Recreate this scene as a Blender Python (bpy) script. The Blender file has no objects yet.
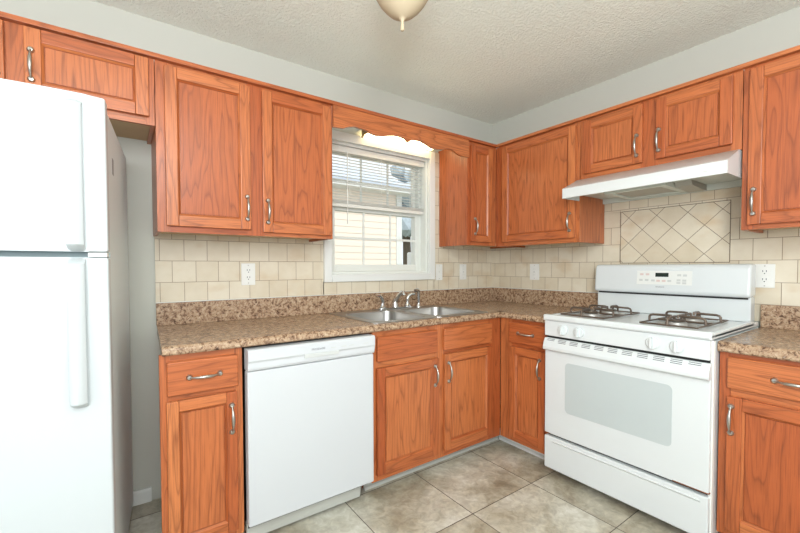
import bpy, bmesh, math, random
from mathutils import Matrix, Vector
random.seed(7)
S = bpy.context.scene
COL = S.collection
FLOOR = 0.06            # measured height of the floor in the survey frame; everything is lowered by it at the end

# ------------------------------------------------------------------ camera, world, lights, exposure
def R(a): return math.radians(a)
def set_camera():
    yaw, pitch, roll, f = R(54.5205), R(-1.5306), R(-0.1256), 389.69
    fw = Vector((math.cos(yaw)*math.cos(pitch), math.sin(yaw)*math.cos(pitch), math.sin(pitch)))
    rt = Vector((math.sin(yaw), -math.cos(yaw), 0)); up = rt.cross(fw)
    r2 = rt*math.cos(roll) + up*math.sin(roll); u2 = -rt*math.sin(roll) + up*math.cos(roll)
    cd = bpy.data.cameras.new('camera'); cam = bpy.data.objects.new('camera', cd); COL.objects.link(cam)
    m = Matrix((r2, u2, -fw)).transposed().to_4x4()
    m.translation = Vector((-2.5503, -2.2384, 1.2002 - FLOOR))
    cam.matrix_world = m
    cd.sensor_fit = 'HORIZONTAL'; cd.sensor_width = 36; cd.lens = f/800*36; cd.shift_y = 10.93/800
    cd.clip_start = 0.02
    S.camera = cam
set_camera()

W = bpy.data.worlds.new('overcast_sky'); S.world = W; W.use_nodes = True
bg = W.node_tree.nodes['Background']
bg.inputs[0].default_value = (0.93, 0.97, 1.0, 1); bg.inputs[1].default_value = 1.15

def area(name, loc, target, sx, sy, power, color, shape='RECTANGLE'):
    l = bpy.data.lights.new(name, 'AREA'); l.shape = shape; l.size = sx; l.size_y = sy
    l.energy = power; l.color = color
    o = bpy.data.objects.new(name, l); COL.objects.link(o); o.location = loc
    o.rotation_euler = (Vector(target) - Vector(loc)).to_track_quat('-Z', 'Y').to_euler()
    return o
def lamp(name, loc, radius, power, color):
    l = bpy.data.lights.new(name, 'POINT'); l.shadow_soft_size = radius; l.energy = power; l.color = color
    o = bpy.data.objects.new(name, l); COL.objects.link(o); o.location = loc
lamp('ceiling_lamp_light', (-2.5, -2.75, 2.08), 0.22, 60, (0.955, 0.985, 1.0))
area('added_bounce_fill', (-3.0, -3.0, 1.55), (-1.6, -1.45, 2.7), 0.7, 0.7, 46, (0.955, 0.985, 1.0))  # added up-facing fill behind the camera, brightens the ceiling; not a room lamp
area('room_window_light', (-4.2, -2.9, 1.5), (-1.5, -0.8, 1.0), 1.2, 1.4, 10, (0.93, 0.98, 1.0))

sl = bpy.data.lights.new('sun', 'SUN'); sl.energy = 2.6; sl.angle = R(3); sl.color = (1.0, 0.96, 0.9)
so = bpy.data.objects.new('sun', sl); COL.objects.link(so); so.location = (-3, -6, 9)
so.rotation_euler = Vector((0.25, 0.62, -0.88)).to_track_quat('-Z', 'Y').to_euler()
S.view_settings.view_transform = 'Standard'
S.view_settings.look = 'None'
S.view_settings.gamma = 1
S.view_settings.use_curve_mapping = False
S.view_settings.exposure = 0.0

# ------------------------------------------------------------------ materials
def mat(name):
    m = bpy.data.materials.new(name); m.use_nodes = True
    nt = m.node_tree; b = nt.nodes['Principled BSDF']
    return m, nt, b
def nd(nt, typ, **kw):
    n = nt.nodes.new(typ)
    for k, v in kw.items():
        if k.startswith('i_'):
            key = k[2:]
            n.inputs[int(key) if key.isdigit() else key.replace('_', ' ')].default_value = v
        else: setattr(n, k, v)
    return n
def ramp(nt, pts, interp='LINEAR'):
    r = nt.nodes.new('ShaderNodeValToRGB'); r.color_ramp.interpolation = interp
    e = r.color_ramp.elements
    while len(e) < len(pts): e.new(0.5)
    for x, (p, c) in zip(e, pts):
        x.position = p; x.color = (*c, 1) if len(c) == 3 else c
    return r
def L(nt, a, b): nt.links.new(a, b)
def coords(nt, attr='grain'):
    a = nt.nodes.new('ShaderNodeAttribute'); a.attribute_name = attr
    return a.outputs['Vector']
def scaled(nt, vec, s, off=(0, 0, 0)):
    m = nt.nodes.new('ShaderNodeMapping'); m.inputs['Scale'].default_value = s; m.inputs['Location'].default_value = off
    L(nt, vec, m.inputs['Vector']); return m.outputs[0]
def math_(nt, op, a, b=None, clamp=False):
    n = nt.nodes.new('ShaderNodeMath'); n.operation = op; n.use_clamp = clamp
    for i, v in enumerate((a, b)):
        if v is None: continue
        if isinstance(v, (int, float)): n.inputs[i].default_value = v
        else: L(nt, v, n.inputs[i])
    return n.outputs[0]
def mixc(nt, fac, a, b, mode='MIX'):
    n = nt.nodes.new('ShaderNodeMix'); n.data_type = 'RGBA'; n.blend_type = mode
    for i, v in ((0, fac), (6, a), (7, b)):
        if isinstance(v, (int, float)): n.inputs[i].default_value = v
        elif isinstance(v, tuple): n.inputs[i].default_value = (*v, 1)
        else: L(nt, v, n.inputs[i])
    return n.outputs[2]
def bump(nt, h, strength, dist, b):
    n = nt.nodes.new('ShaderNodeBump'); n.inputs['Strength'].default_value = strength; n.inputs['Distance'].default_value = dist
    L(nt, h, n.inputs['Height']); L(nt, n.outputs[0], b.inputs['Normal'])

def plain(name, col, rough=0.5, metal=0.0, spec=0.5, coat=0.0, noise=0.0):
    m, nt, b = mat(name)
    b.inputs['Base Color'].default_value = (*col, 1); b.inputs['Roughness'].default_value = rough
    b.inputs['Metallic'].default_value = metal; b.inputs['Specular IOR Level'].default_value = spec
    b.inputs['Coat Weight'].default_value = coat
    n = nd(nt, 'ShaderNodeTexNoise', i_Scale=14.0, i_Detail=3.0); L(nt, coords(nt), n.inputs['Vector'])
    if noise:
        c = mixc(nt, n.outputs[0], tuple(x*(1-noise) for x in col), tuple(min(1, x*(1+noise)) for x in col))
        L(nt, c, b.inputs['Base Color'])
    return m

def oak(name, dark, mid, light):
    m, nt, b = mat(name)
    v = coords(nt)                                     # z runs along the grain
    n1 = nd(nt, 'ShaderNodeTexNoise', i_Scale=1.0, i_Detail=2.0, i_Roughness=0.45); L(nt, scaled(nt, v, (9.5, 9.5, 0.95)), n1.inputs['Vector'])
    rings = math_(nt, 'FRACT', math_(nt, 'MULTIPLY', n1.outputs[0], 13.0))
    ringr = ramp(nt, [(0.0, (.0, .0, .0)), (0.10, (.55,)*3), (0.45, (1,)*3), (0.9, (.85,)*3), (1.0, (0.0,)*3)]); L(nt, rings, ringr.inputs[0])
    n2 = nd(nt, 'ShaderNodeTexNoise', i_Scale=1.0, i_Detail=3.0, i_Roughness=0.6); L(nt, scaled(nt, v, (240, 240, 7)), n2.inputs['Vector'])
    pores = ramp(nt, [(0.30, (0,)*3), (0.52, (1,)*3)]); L(nt, n2.outputs[0], pores.inputs[0])
    n3 = nd(nt, 'ShaderNodeTexNoise', i_Scale=1.0, i_Detail=2.0); L(nt, scaled(nt, v, (1.6, 1.6, 0.5), (3, 5, 1)), n3.inputs['Vector'])
    r3 = ramp(nt, [(0.30, (0,)*3), (0.70, (1,)*3)]); L(nt, n3.outputs[0], r3.inputs[0])
    ta = nt.nodes.new('ShaderNodeAttribute'); ta.attribute_name = 'tone'
    base = mixc(nt, math_(nt, 'ADD', math_(nt, 'MULTIPLY', ta.outputs['Fac'], 0.65), math_(nt, 'MULTIPLY', r3.outputs[0], 0.35)), mid, light)
    f1 = math_(nt, 'MULTIPLY', math_(nt, 'SUBTRACT', 1.0, ringr.outputs[0]), 0.55)
    c1 = mixc(nt, f1, base, dark)
    f2 = math_(nt, 'MULTIPLY', math_(nt, 'SUBTRACT', 1.0, pores.outputs[0]), 0.5)
    c2 = mixc(nt, f2, c1, dark)
    L(nt, c2, b.inputs['Base Color'])
    b.inputs['Roughness'].default_value = 0.38; b.inputs['Specular IOR Level'].default_value = 0.4
    b.inputs['Coat Weight'].default_value = 0.28; b.inputs['Coat Roughness'].default_value = 0.24
    bump(nt, pores.outputs[0], 0.15, 0.001, b)
    return m

M = {}
M['oak'] = oak('orange_oak', (0.15, 0.032, 0.009), (0.40, 0.086, 0.022), (0.60, 0.198, 0.064))
M['inner'] = plain('pale_cabinet_interior', (0.55, 0.38, 0.20), 0.5, noise=0.1)
M['white'] = plain('appliance_white_enamel', (0.665, 0.705, 0.715), 0.22, coat=0.3)
M['fridge'] = plain('fridge_white_enamel', (0.565, 0.61, 0.63), 0.35)
M['dwwhite'] = plain('dishwasher_white_enamel', (0.575, 0.60, 0.625), 0.3)
M['fridge_side'] = plain('fridge_side_lifted_enamel', (0.74, 0.83, 0.86), 0.38, spec=0.3)  # paler and bluer than the doors: colour offsets shade and warm bounce
M['seal'] = plain('grey_rubber_seal', (0.36, 0.45, 0.46), 0.6)
M['offwhite'] = plain('off_white_plastic', (0.78, 0.785, 0.75), 0.35)
M['trimwhite'] = plain('white_trim_paint', (0.74, 0.755, 0.73), 0.35)
M['vinyl'] = plain('white_window_vinyl', (0.72, 0.74, 0.70), 0.35)
M['blind'] = plain('white_blind', (0.72, 0.725, 0.68), 0.4)
M['greytrim'] = plain('grey_kick_trim', (0.50, 0.51, 0.47), 0.5)
M['nickel'] = plain('brushed_nickel', (0.47, 0.455, 0.42), 0.28, 1.0)
M['chrome'] = plain('chrome', (0.74, 0.74, 0.74), 0.12, 1.0)
M['black'] = plain('black_gap', (0.012, 0.014, 0.014), 0.5)
M['grate'] = plain('rusty_iron', (0.14, 0.105, 0.082), 0.45, 0.5, noise=0.6)
M['burner'] = plain('burner_metal', (0.42, 0.41, 0.39), 0.45, 0.5, noise=0.3)
M['display'] = plain('dark_display', (0.012, 0.025, 0.02), 0.2)
M['button'] = plain('pale_buttons', (0.55, 0.57, 0.56), 0.5)
M['button_pink'] = plain('pale_pink_buttons', (0.66, 0.53, 0.50), 0.5)
M['greytext'] = plain('grey_lettering', (0.20, 0.21, 0.24), 0.5)
M['slot'] = plain('vent_slot', (0.10, 0.11, 0.13), 0.6)
M['ovenglass'] = plain('frosted_oven_glass', (0.49, 0.545, 0.55), 0.3, spec=0.4)
M['rust'] = plain('rust', (0.22, 0.07, 0.025), 0.8, noise=0.5)
M['hood'] = plain('hood_enamel', (0.66, 0.69, 0.69), 0.25)
M['hood_in'] = plain('hood_underside', (0.62, 0.66, 0.60), 0.35)
M['filter'] = plain('filter_mesh_grey', (0.46, 0.45, 0.40), 0.5, 0.5)
M['lamp_tan'] = plain('tan_glass', (0.52, 0.43, 0.30), 0.6, spec=0.2)
M['brass'] = plain('antique_brass', (0.35, 0.24, 0.12), 0.35, 0.8)
M['wall'] = plain('wall_paint', (0.54, 0.545, 0.49), 0.6)
M['sticker'] = plain('grey_sticker', (0.20, 0.23, 0.26), 0.4)
M['siding'] = plain('cream_siding', (0.88, 0.77, 0.66), 0.6)
M['shingle'] = plain('grey_blue_shingle', (0.52, 0.58, 0.66), 0.8, noise=0.15)
M['soil'] = plain('yard_ground', (0.30, 0.32, 0.22), 0.9, noise=0.3)
M['leaf'] = plain('tree_leaves', (0.40, 0.47, 0.52), 0.8, noise=0.3)
M['ac'] = plain('pale_unit_metal', (0.62, 0.66, 0.68), 0.5)

def ceiling_mat():
    m, nt, b = mat('textured_ceiling')
    b.inputs['Base Color'].default_value = (0.89, 0.93, 0.86, 1); b.inputs['Roughness'].default_value = 0.8
    n = nd(nt, 'ShaderNodeTexNoise', i_Scale=80.0, i_Detail=3.0, i_Roughness=0.6); L(nt, coords(nt), n.inputs['Vector'])
    r = ramp(nt, [(0.40, (0,)*3), (0.62, (1,)*3)]); L(nt, n.outputs[0], r.inputs[0])
    bump(nt, r.outputs[0], 0.55, 0.006, b)
    return m
M['ceiling'] = ceiling_mat()

def steel():
    m, nt, b = mat('brushed_steel')
    b.inputs['Base Color'].default_value = (0.43, 0.42, 0.40, 1); b.inputs['Metallic'].default_value = 1; b.inputs['Roughness'].default_value = 0.33
    n = nd(nt, 'ShaderNodeTexNoise', i_Scale=1.0, i_Detail=2.0); L(nt, scaled(nt, coords(nt), (6, 400, 400)), n.inputs['Vector'])
    bump(nt, n.outputs[0], 0.05, 0.0005, b)
    return m
M['steel'] = steel()

def laminate():
    m, nt, b = mat('speckled_brown_laminate')
    v = coords(nt)
    n1 = nd(nt, 'ShaderNodeTexNoise', i_Scale=52.0, i_Detail=6.0, i_Roughness=0.72, i_Distortion=0.6); L(nt, v, n1.inputs['Vector'])
    r1 = ramp(nt, [(0.32, (0.045, 0.021, 0.013)), (0.41, (0.17, 0.093, 0.053)), (0.48, (0.35, 0.222, 0.135)), (0.60, (0.48, 0.345, 0.225)), (0.75, (0.64, 0.53, 0.41))])
    L(nt, n1.outputs[0], r1.inputs[0])
    n2 = nd(nt, 'ShaderNodeTexNoise', i_Scale=85.0, i_Detail=3.0, i_Roughness=0.6); L(nt, v, n2.inputs['Vector'])
    r2 = ramp(nt, [(0.34, (1,)*3), (0.42, (0,)*3)]); L(nt, n2.outputs[0], r2.inputs[0])
    c = mixc(nt, math_(nt, 'MULTIPLY', r2.outputs[0], 0.75), r1.outputs[0], (0.055, 0.024, 0.017))
    r3 = ramp(nt, [(0.60, (0,)*3), (0.70, (1,)*3)]); L(nt, n2.outputs[0], r3.inputs[0])
    c = mixc(nt, math_(nt, 'MULTIPLY', r3.outputs[0], 0.45), c, (0.66, 0.55, 0.43))
    L(nt, c, b.inputs['Base Color']); b.inputs['Roughness'].default_value = 0.26
    return m
M['laminate'] = laminate()

def tilemat(name, axes, origin, w, h, offset, rot=False, grout=(0.30, 0.22, 0.15)):
    """running-bond stone wall tiles; axes pick the two in-wall coordinates"""
    m, nt, b = mat(name)
    v = coords(nt)
    s = nt.nodes.new('ShaderNodeSeparateXYZ'); L(nt, v, s.inputs[0])
    a = math_(nt, 'ADD', s.outputs[axes[0]], -origin[0]); z = math_(nt, 'ADD', s.outputs[axes[1]], -origin[1])
    if rot:
        k = 1/math.sqrt(2)
        p = math_(nt, 'MULTIPLY', math_(nt, 'ADD', a, z), k); q = math_(nt, 'MULTIPLY', math_(nt, 'SUBTRACT', z, a), k)
        a, z = p, q
    a = math_(nt, 'ADD', a, w*200); z = math_(nt, 'ADD', z, h*200)
    cx = nt.nodes.new('ShaderNodeCombineXYZ'); L(nt, a, cx.inputs[0]); L(nt, z, cx.inputs[1])
    br = nt.nodes.new('ShaderNodeTexBrick'); br.offset = offset; br.offset_frequency = 2; br.squash = 1
    L(nt, cx.outputs[0], br.inputs['Vector'])
    br.inputs['Color1'].default_value = (0.0,)*3+(1,); br.inputs['Color2'].default_value = (1.0,)*3+(1,); br.inputs['Mortar'].default_value = (0.5,)*3+(1,)
    br.inputs['Scale'].default_value = 1; br.inputs['Mortar Size'].default_value = 0.0014; br.inputs['Mortar Smooth'].default_value = 0.3
    br.inputs['Bias'].default_value = 0; br.inputs['Brick Width'].default_value = w; br.inputs['Row Height'].default_value = h
    n1 = nd(nt, 'ShaderNodeTexNoise', i_Scale=11.0, i_Detail=5.0, i_Roughness=0.6); L(nt, v, n1.inputs['Vector'])
    st = mixc(nt, n1.outputs[0], (0.555, 0.47, 0.33), (0.78, 0.73, 0.61))
    st = mixc(nt, 0.34, st, mixc(nt, br.outputs['Color'], (0.56, 0.46, 0.32), (0.79, 0.74, 0.62)))
    n2 = nd(nt, 'ShaderNodeTexNoise', i_Scale=5.0, i_Detail=3.0); L(nt, scaled(nt, v, (1, 1, 1.7), (7, 2, 4)), n2.inputs['Vector'])
    r2 = ramp(nt, [(0.56, (0,)*3), (0.75, (1,)*3)]); L(nt, n2.outputs[0], r2.inputs[0])
    st = mixc(nt, math_(nt, 'MULTIPLY', r2.outputs[0], 0.4), st, (0.55, 0.36, 0.17))
    c = mixc(nt, br.outputs['Fac'], st, grout)
    L(nt, c, b.inputs['Base Color']); b.inputs['Roughness'].default_value = 0.42
    bump(nt, math_(nt, 'SUBTRACT', 1.0, br.outputs['Fac']), 0.5, 0.002, b)
    return m
M['tileA'] = tilemat('beige_wall_tile', (0, 2), (-1.9265, 1.020), 0.1055, 0.1065, 0.5)
M['tileB'] = tilemat('beige_wall_tile_beside_range', (1, 2), (-0.573, 1.0145), 0.1055, 0.1075, 0.5)
M['tileD'] = tilemat('diagonal_beige_tile', (1, 2), (-1.329, 1.421), 0.1085, 0.1085, 0.0, rot=True, grout=(0.17, 0.12, 0.08))

def floormat():
    m, nt, b = mat('mottled_stone_floor_tile')
    v = coords(nt)
    mp = scaled(nt, v, (1, 1, 0), (1.2515+0.4375*20, 0.558+0.433*20, 0))
    br = nt.nodes.new('ShaderNodeTexBrick'); br.offset = 0.0; br.squash = 1; L(nt, mp, br.inputs['Vector'])
    br.inputs['Color1'].default_value = (0,)*3+(1,); br.inputs['Color2'].default_value = (1,)*3+(1,)
    br.inputs['Scale'].default_value = 1; br.inputs['Mortar Size'].default_value = 0.0021; br.inputs['Mortar Smooth'].default_value = 0.2
    br.inputs['Bias'].default_value = 0; br.inputs['Brick Width'].default_value = 0.4375; br.inputs['Row Height'].default_value = 0.433
    n0 = nd(nt, 'ShaderNodeTexNoise', i_Scale=3.4, i_Detail=6.0, i_Roughness=0.62, i_Distortion=0.5)
    off = nt.nodes.new('ShaderNodeVectorMath'); off.operation = 'ADD'; L(nt, v, off.inputs[0])
    sc = nt.nodes.new('ShaderNodeVectorMath'); sc.operation = 'SCALE'; L(nt, br.outputs['Color'], sc.inputs[0]); sc.inputs['Scale'].default_value = 3.0
    L(nt, sc.outputs[0], off.inputs[1]); L(nt, off.outputs[0], n0.inputs['Vector'])
    r = ramp(nt, [(0.28, (0.21, 0.165, 0.105)), (0.42, (0.355, 0.315, 0.235)), (0.54, (0.475, 0.445, 0.36)), (0.68, (0.62, 0.605, 0.53))]); L(nt, n0.outputs[0], r.inputs[0])
    n1 = nd(nt, 'ShaderNodeTexNoise', i_Scale=24.0, i_Detail=5.0, i_Roughness=0.65, i_Distortion=0.8); L(nt, off.outputs[0], n1.inputs['Vector'])
    r1 = ramp(nt, [(0.35, (0.28,)*3), (0.65, (0.72,)*3)]); L(nt, n1.outputs[0], r1.inputs[0])
    c = mixc(nt, 0.42, r.outputs[0], r1.outputs[0], 'OVERLAY')
    c = mixc(nt, br.outputs['Fac'], c, (0.065, 0.05, 0.038))
    L(nt, c, b.inputs['Base Color']); b.inputs['Roughness'].default_value = 0.42
    bump(nt, math_(nt, 'SUBTRACT', 1.0, br.outputs['Fac']), 0.4, 0.002, b)
    return m
M['floor'] = floormat()

def glassmat():
    m, nt, b = mat('window_glass')
    b.inputs['Base Color'].default_value = (0.97, 0.99, 0.99, 1); b.inputs['Roughness'].default_value = 0.0
    b.inputs['Transmission Weight'].default_value = 1.0; b.inputs['IOR'].default_value = 1.03
    return m
M['glass'] = glassmat()
def emit(name, col, s):
    m, nt, b = mat(name); b.inputs['Base Color'].default_value = (0.9, 0.9, 0.88, 1)
    b.inputs['Emission Color'].default_value = (*col, 1); b.inputs['Emission Strength'].default_value = s
    return m
M['lit'] = emit('lit_fluorescent_diffuser', (1.0, 0.78, 0.42), 7.0)

# ------------------------------------------------------------------ mesh building
TI = Matrix.Identity(4)
TA = Matrix(((1,0,0,0),(0,-1,0,0),(0,0,1,0),(0,0,0,1)))        # (u, d, z): u along the window wall, d out from it
TB = Matrix(((0,-1,0,0),(-1,0,0,0),(0,0,1,0),(0,0,0,1)))       # (u, d, z): u along the range wall, d out from it
PERM = {'z': (0, 1, 2), 'x': (1, 2, 0), 'y': (2, 0, 1)}

class MB:
    def __init__(self, T=TI):
        self.T = T; self.bm = bmesh.new(); self.g = self.bm.loops.layers.float_vector.new('grain'); self.tn = self.bm.loops.layers.float.new('tone')
    def merge(self, t, grain='raw', extra=None, mi=0):
        """copy temp bmesh t (local coordinates) in, with the texture coordinate of every corner"""
        Mx = self.T @ extra if extra else self.T
        bmesh.ops.recalc_face_normals(t, faces=t.faces)
        flip = Mx.determinant() < 0
        off = Vector((random.uniform(0, 60), random.uniform(0, 60), random.uniform(0, 60))) if grain in PERM else None
        tone = random.random()
        vm = {}
        for v in t.verts: vm[v] = self.bm.verts.new(Mx @ v.co)
        for f in t.faces:
            vs = [l.vert for l in f.loops]
            if flip: vs = vs[::-1]
            try: nf = self.bm.faces.new([vm[v] for v in vs])
            except ValueError: continue
            nf.material_index = mi
            for l, v in zip(nf.loops, vs):
                l[self.tn] = tone
                if off is not None:
                    p = PERM[grain]; l[self.g] = Vector((v.co[p[0]], v.co[p[1]], v.co[p[2]])) + off
                else: l[self.g] = vm[v].co
        t.free(); return self
    def box(self, x0, x1, y0, y1, z0, z1, bev=0.0, grain='raw', seg=2, extra=None, mi=0):
        t = bmesh.new(); bmesh.ops.create_cube(t, size=1)
        for v in t.verts: v.co = Vector(((x0+x1)/2 + v.co.x*(x1-x0), (y0+y1)/2 + v.co.y*(y1-y0), (z0+z1)/2 + v.co.z*(z1-z0)))
        if bev: bmesh.ops.bevel(t, geom=t.edges[:], offset=bev, segments=seg, affect='EDGES', profile=0.5)
        return self.merge(t, grain, extra, mi)
    def prism(self, pts, axis, a0, a1, bev=0.0, grain='raw', extra=None, mi=0, seg=2):
        """outline pts in the two other axes (cyclic order), extruded a0..a1 along axis"""
        t = bmesh.new()
        def mk(p, a):
            return {'x': (a, p[0], p[1]), 'y': (p[0], a, p[1]), 'z': (p[0], p[1], a)}[axis]
        lo = [t.verts.new(mk(p, a0)) for p in pts]; hi = [t.verts.new(mk(p, a1)) for p in pts]
        n = len(pts); t.faces.new(lo); t.faces.new(hi)
        for i in range(n): t.faces.new((lo[i], lo[(i+1)%n], hi[(i+1)%n], hi[i]))
        if bev: bmesh.ops.bevel(t, geom=t.edges[:], offset=bev, segments=seg, affect='EDGES', profile=0.5)
        return self.merge(t, grain, extra, mi)
    def tube(self, pts, rad, seg=10, grain='raw', extra=None, flat=1.0):
        t = bmesh.new(); pts = [Vector(p) for p in pts]; n = len(pts)
        if isinstance(rad, (int, float)): rad = [rad]*n
        up = None; rings = []
        for i, p in enumerate(pts):
            d = (pts[min(i+1, n-1)] - pts[max(i-1, 0)]).normalized()
            if up is None:
                up = Vector((0, 0, 1)) if abs(d.z) < 0.9 else Vector((1, 0, 0))
            s = d.cross(up).normalized(); up = s.cross(d).normalized()
            rings.append([t.verts.new(p + (s*math.cos(2*math.pi*k/seg) + up*math.sin(2*math.pi*k/seg)*flat)*rad[i]) for k in range(seg)])
        for a, b in zip(rings, rings[1:]):
            for k in range(seg): t.faces.new((a[k], a[(k+1)%seg], b[(k+1)%seg], b[k]))
        t.faces.new(rings[0]); t.faces.new(rings[-1])
        return self.merge(t, grain, extra)
    def lathe(self, prof, center=(0,0,0), axis='z', seg=24, grain='raw', extra=None):
        """prof: (radius, height) list; closed solid around the axis through center"""
        t = bmesh.new(); c = Vector(center); rings = []
        def pt(r, h, a):
            x, y = r*math.cos(a), r*math.sin(a)
            return c + Vector({'z': (x, y, h), 'y': (x, h, y), 'x': (h, x, y)}[axis])
        for r, h in prof:
            if r < 1e-6: rings.append([t.verts.new(pt(0, h, 0))])
            else: rings.append([t.verts.new(pt(r, h, 2*math.pi*k/seg)) for k in range(seg)])
        for a, b in zip(rings, rings[1:]):
            for k in range(seg):
                k2 = (k+1) % seg
                if len(a) == 1 and len(b) == 1: continue
                if len(a) == 1: t.faces.new((a[0], b[k], b[k2]))
                elif len(b) == 1: t.faces.new((a[k], a[k2], b[0]))
                else: t.faces.new((a[k], a[k2], b[k2], b[k]))
        for rg in (rings[0], rings[-1]):
            if len(rg) > 2: t.faces.new(rg)
        return self.merge(t, grain, extra)
    def build(self, name, m, parent=None, smooth=True):
        bm = self.bm; bm.normal_update()
        if smooth:
            for f in bm.faces: f.smooth = True
            for e in bm.edges:
                e.smooth = len(e.link_faces) == 2 and e.calc_face_angle(0) < 0.65
        # origin: centre of the footprint, base of the shape
        xs = [v.co.x for v in bm.verts]; ys = [v.co.y for v in bm.verts]; zs = [v.co.z for v in bm.verts]
        o = Vector(((min(xs)+max(xs))/2, (min(ys)+max(ys))/2, min(zs)))
        for v in bm.verts: v.co -= o
        me = bpy.data.meshes.new(name); bm.to_mesh(me); bm.free()
        for x in (m if isinstance(m, (list, tuple)) else [m]): me.materials.append(x)
        ob = bpy.data.objects.new(name, me); COL.objects.link(ob)
        if smooth:
            wn = ob.modifiers.new('weighted_normal', 'WEIGHTED_NORMAL'); wn.keep_sharp = True; wn.weight = 100
        if parent is not None:
            ob.parent = parent
            p = parent; base = Vector((0, 0, 0))
            while p is not None:                       # parents of built parts are unrotated (the fridge root is turned later)
                base += p.location; p = p.parent
            ob.location = o - base
        else: ob.location = o
        return ob

def tag(o, label=None, cat=None, group=None, kind=None):
    for k, v in (('label', label), ('category', cat), ('group', group), ('kind', kind)):
        if v: o[k] = v
    return o
def thing(name, loc, label, cat, group=None):
    o = bpy.data.objects.new(name, None); COL.objects.link(o); o.location = loc; o.empty_display_size = 0.1
    return tag(o, label, cat, group)
def structure(o, label, cat): return tag(o, label, cat, None, 'structure')
def text(s, name, size, loc, rot, m, parent, depth=0.0004):
    cu = bpy.data.curves.new(name, 'FONT'); cu.body = s; cu.size = size; cu.extrude = depth; cu.align_x = 'CENTER'; cu.align_y = 'CENTER'
    tmp = bpy.data.objects.new(name, cu); COL.objects.link(tmp)
    bpy.context.view_layer.update()
    me = bpy.data.meshes.new_from_object(tmp.evaluated_get(bpy.context.evaluated_depsgraph_get()))
    bpy.data.objects.remove(tmp); me.name = name
    me.materials.clear(); me.materials.append(m)
    ob = bpy.data.objects.new(name, me); COL.objects.link(ob); ob.parent = parent
    p = parent; base = Vector((0, 0, 0))
    while p is not None: base += p.location; p = p.parent
    ob.location = Vector(loc) - base; ob.rotation_euler = rot
    return ob

# ------------------------------------------------------------------ room shell
HC = 2.392
WX0, WX1, WZ0, WZ1 = -1.49, -0.705, 1.155, 1.99          # window opening
XL, YF = -4.3, -3.9
structure(MB().box(XL, 0.15, YF, 0.15, FLOOR-0.06, FLOOR).build('floor', M['floor']), 'mottled beige-grey stone-look square floor tiles with dark joints', 'floor')
structure(MB().box(XL, 0.15, YF, 0.15, HC, HC+0.06).build('ceiling', M['ceiling']), 'off-white knockdown textured ceiling', 'ceiling')
w = MB()
w.box(XL, WX0, 0, 0.15, FLOOR, HC).box(WX1, 0.15, 0, 0.15, FLOOR, HC).box(WX0, WX1, 0, 0.15, FLOOR, WZ0).box(WX0, WX1, 0, 0.15, WZ1, HC)
wallA = structure(w.build('wall_left', M['wall']), 'pale greige painted wall with the window over the sink', 'wall')
wallB = structure(MB().box(0, 0.15, YF, 0, FLOOR, HC).build('wall_right', M['wall']), 'pale greige painted wall behind the range', 'wall')
# tiled splash panels belong to their walls
TZ0, TZ1 = 1.02, 1.40
t = MB()
t.box(-2.42, -1.54, -0.012, 0.0, 0.93, TZ1).box(-0.655, 0, -0.012, 0, 0.93, 2.05).box(-1.545, -0.65, -0.012, 0, 0.93, 1.112)
t.build('backsplash_tile', M['tileA'], wallA)
t = MB()
t.box(-0.012, 0, -1.053, -0.012, 0.93, 1.40).box(-0.012, 0, -1.59, -1.053, 0.93, 1.222).box(-0.012, 0, -1.59, -0.90, 1.538, 1.66)
t.box(-0.012, 0, -1.75, -1.59, 0.93, 1.66).box(-0.012, 0, -2.4, -1.75, 0.85, 1.40).box(-0.012, 0, -1.053, -0.90, 1.40, 1.54)
t.build('backsplash_tile', M['tileB'], wallB)
d = MB().box(-0.0125, 0, -1.59, -1.053, 1.222, 1.538).build('diagonal_tile_panel', M['tileD'], wallB)
d['label'] = 'panel of beige tiles laid on the diagonal behind the range'
t = MB()
for a in ((-1.5925, -1.5895, 1.2195, 1.5405), (-1.0535, -1.0505, 1.2195, 1.5405)): t.box(-0.0135, 0, a[0], a[1], a[2], a[3])
for a in ((-1.59, -1.053, 1.2195, 1.2225), (-1.59, -1.053, 1.5375, 1.5405)): t.box(-0.0135, 0, a[0], a[1], a[2], a[3])
t.build('grout_border', plain('dark_grout', (0.155, 0.11, 0.075), 0.8), wallB)

b = MB().prism([(-0.001, FLOOR+0.004), (-0.016, FLOOR+0.004), (-0.016, 0.112), (-0.009, 0.128), (-0.001, 0.130)], 'x', XL, -2.452, 0)
structure(b.build('baseboard_left', M['trimwhite']), 'white baseboard beside the fridge', 'baseboard')

# ------------------------------------------------------------------ window
win = thing('window_1', (-1.0975, 0.05, WZ0), 'white vinyl double-hung window over the sink', 'window'); win['kind'] = 'structure'
c = MB()
for (x0, x1, z0, z1) in ((-1.542, WX0, 1.107, 2.045), (WX1, -0.653, 1.107, 2.045), (WX0, WX1, 1.107, WZ0), (WX0, WX1, WZ1, 2.045)):
    c.box(x0, x1, -0.030, -0.0005, z0, z1, 0.004)
c.build('casing', M['trimwhite'], win)
j = MB()
JT = 0.016
j.box(WX0, WX0+JT, 0.0, 0.15, WZ0, WZ1).box(WX1-JT, WX1, 0.0, 0.15, WZ0, WZ1).box(WX0+JT, WX1-JT, 0.0, 0.15, WZ0, WZ0+JT).box(WX0+JT, WX1-JT, 0.0, 0.15, WZ1-JT, WZ1)
j.box(WX0+JT, WX0+JT+0.022, 0.062, 0.15, WZ0+JT, WZ1-JT).box(WX1-JT-0.022, WX1-JT, 0.062, 0.15, WZ0+JT, WZ1-JT)
j.build('jamb', M['vinyl'], win)
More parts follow.
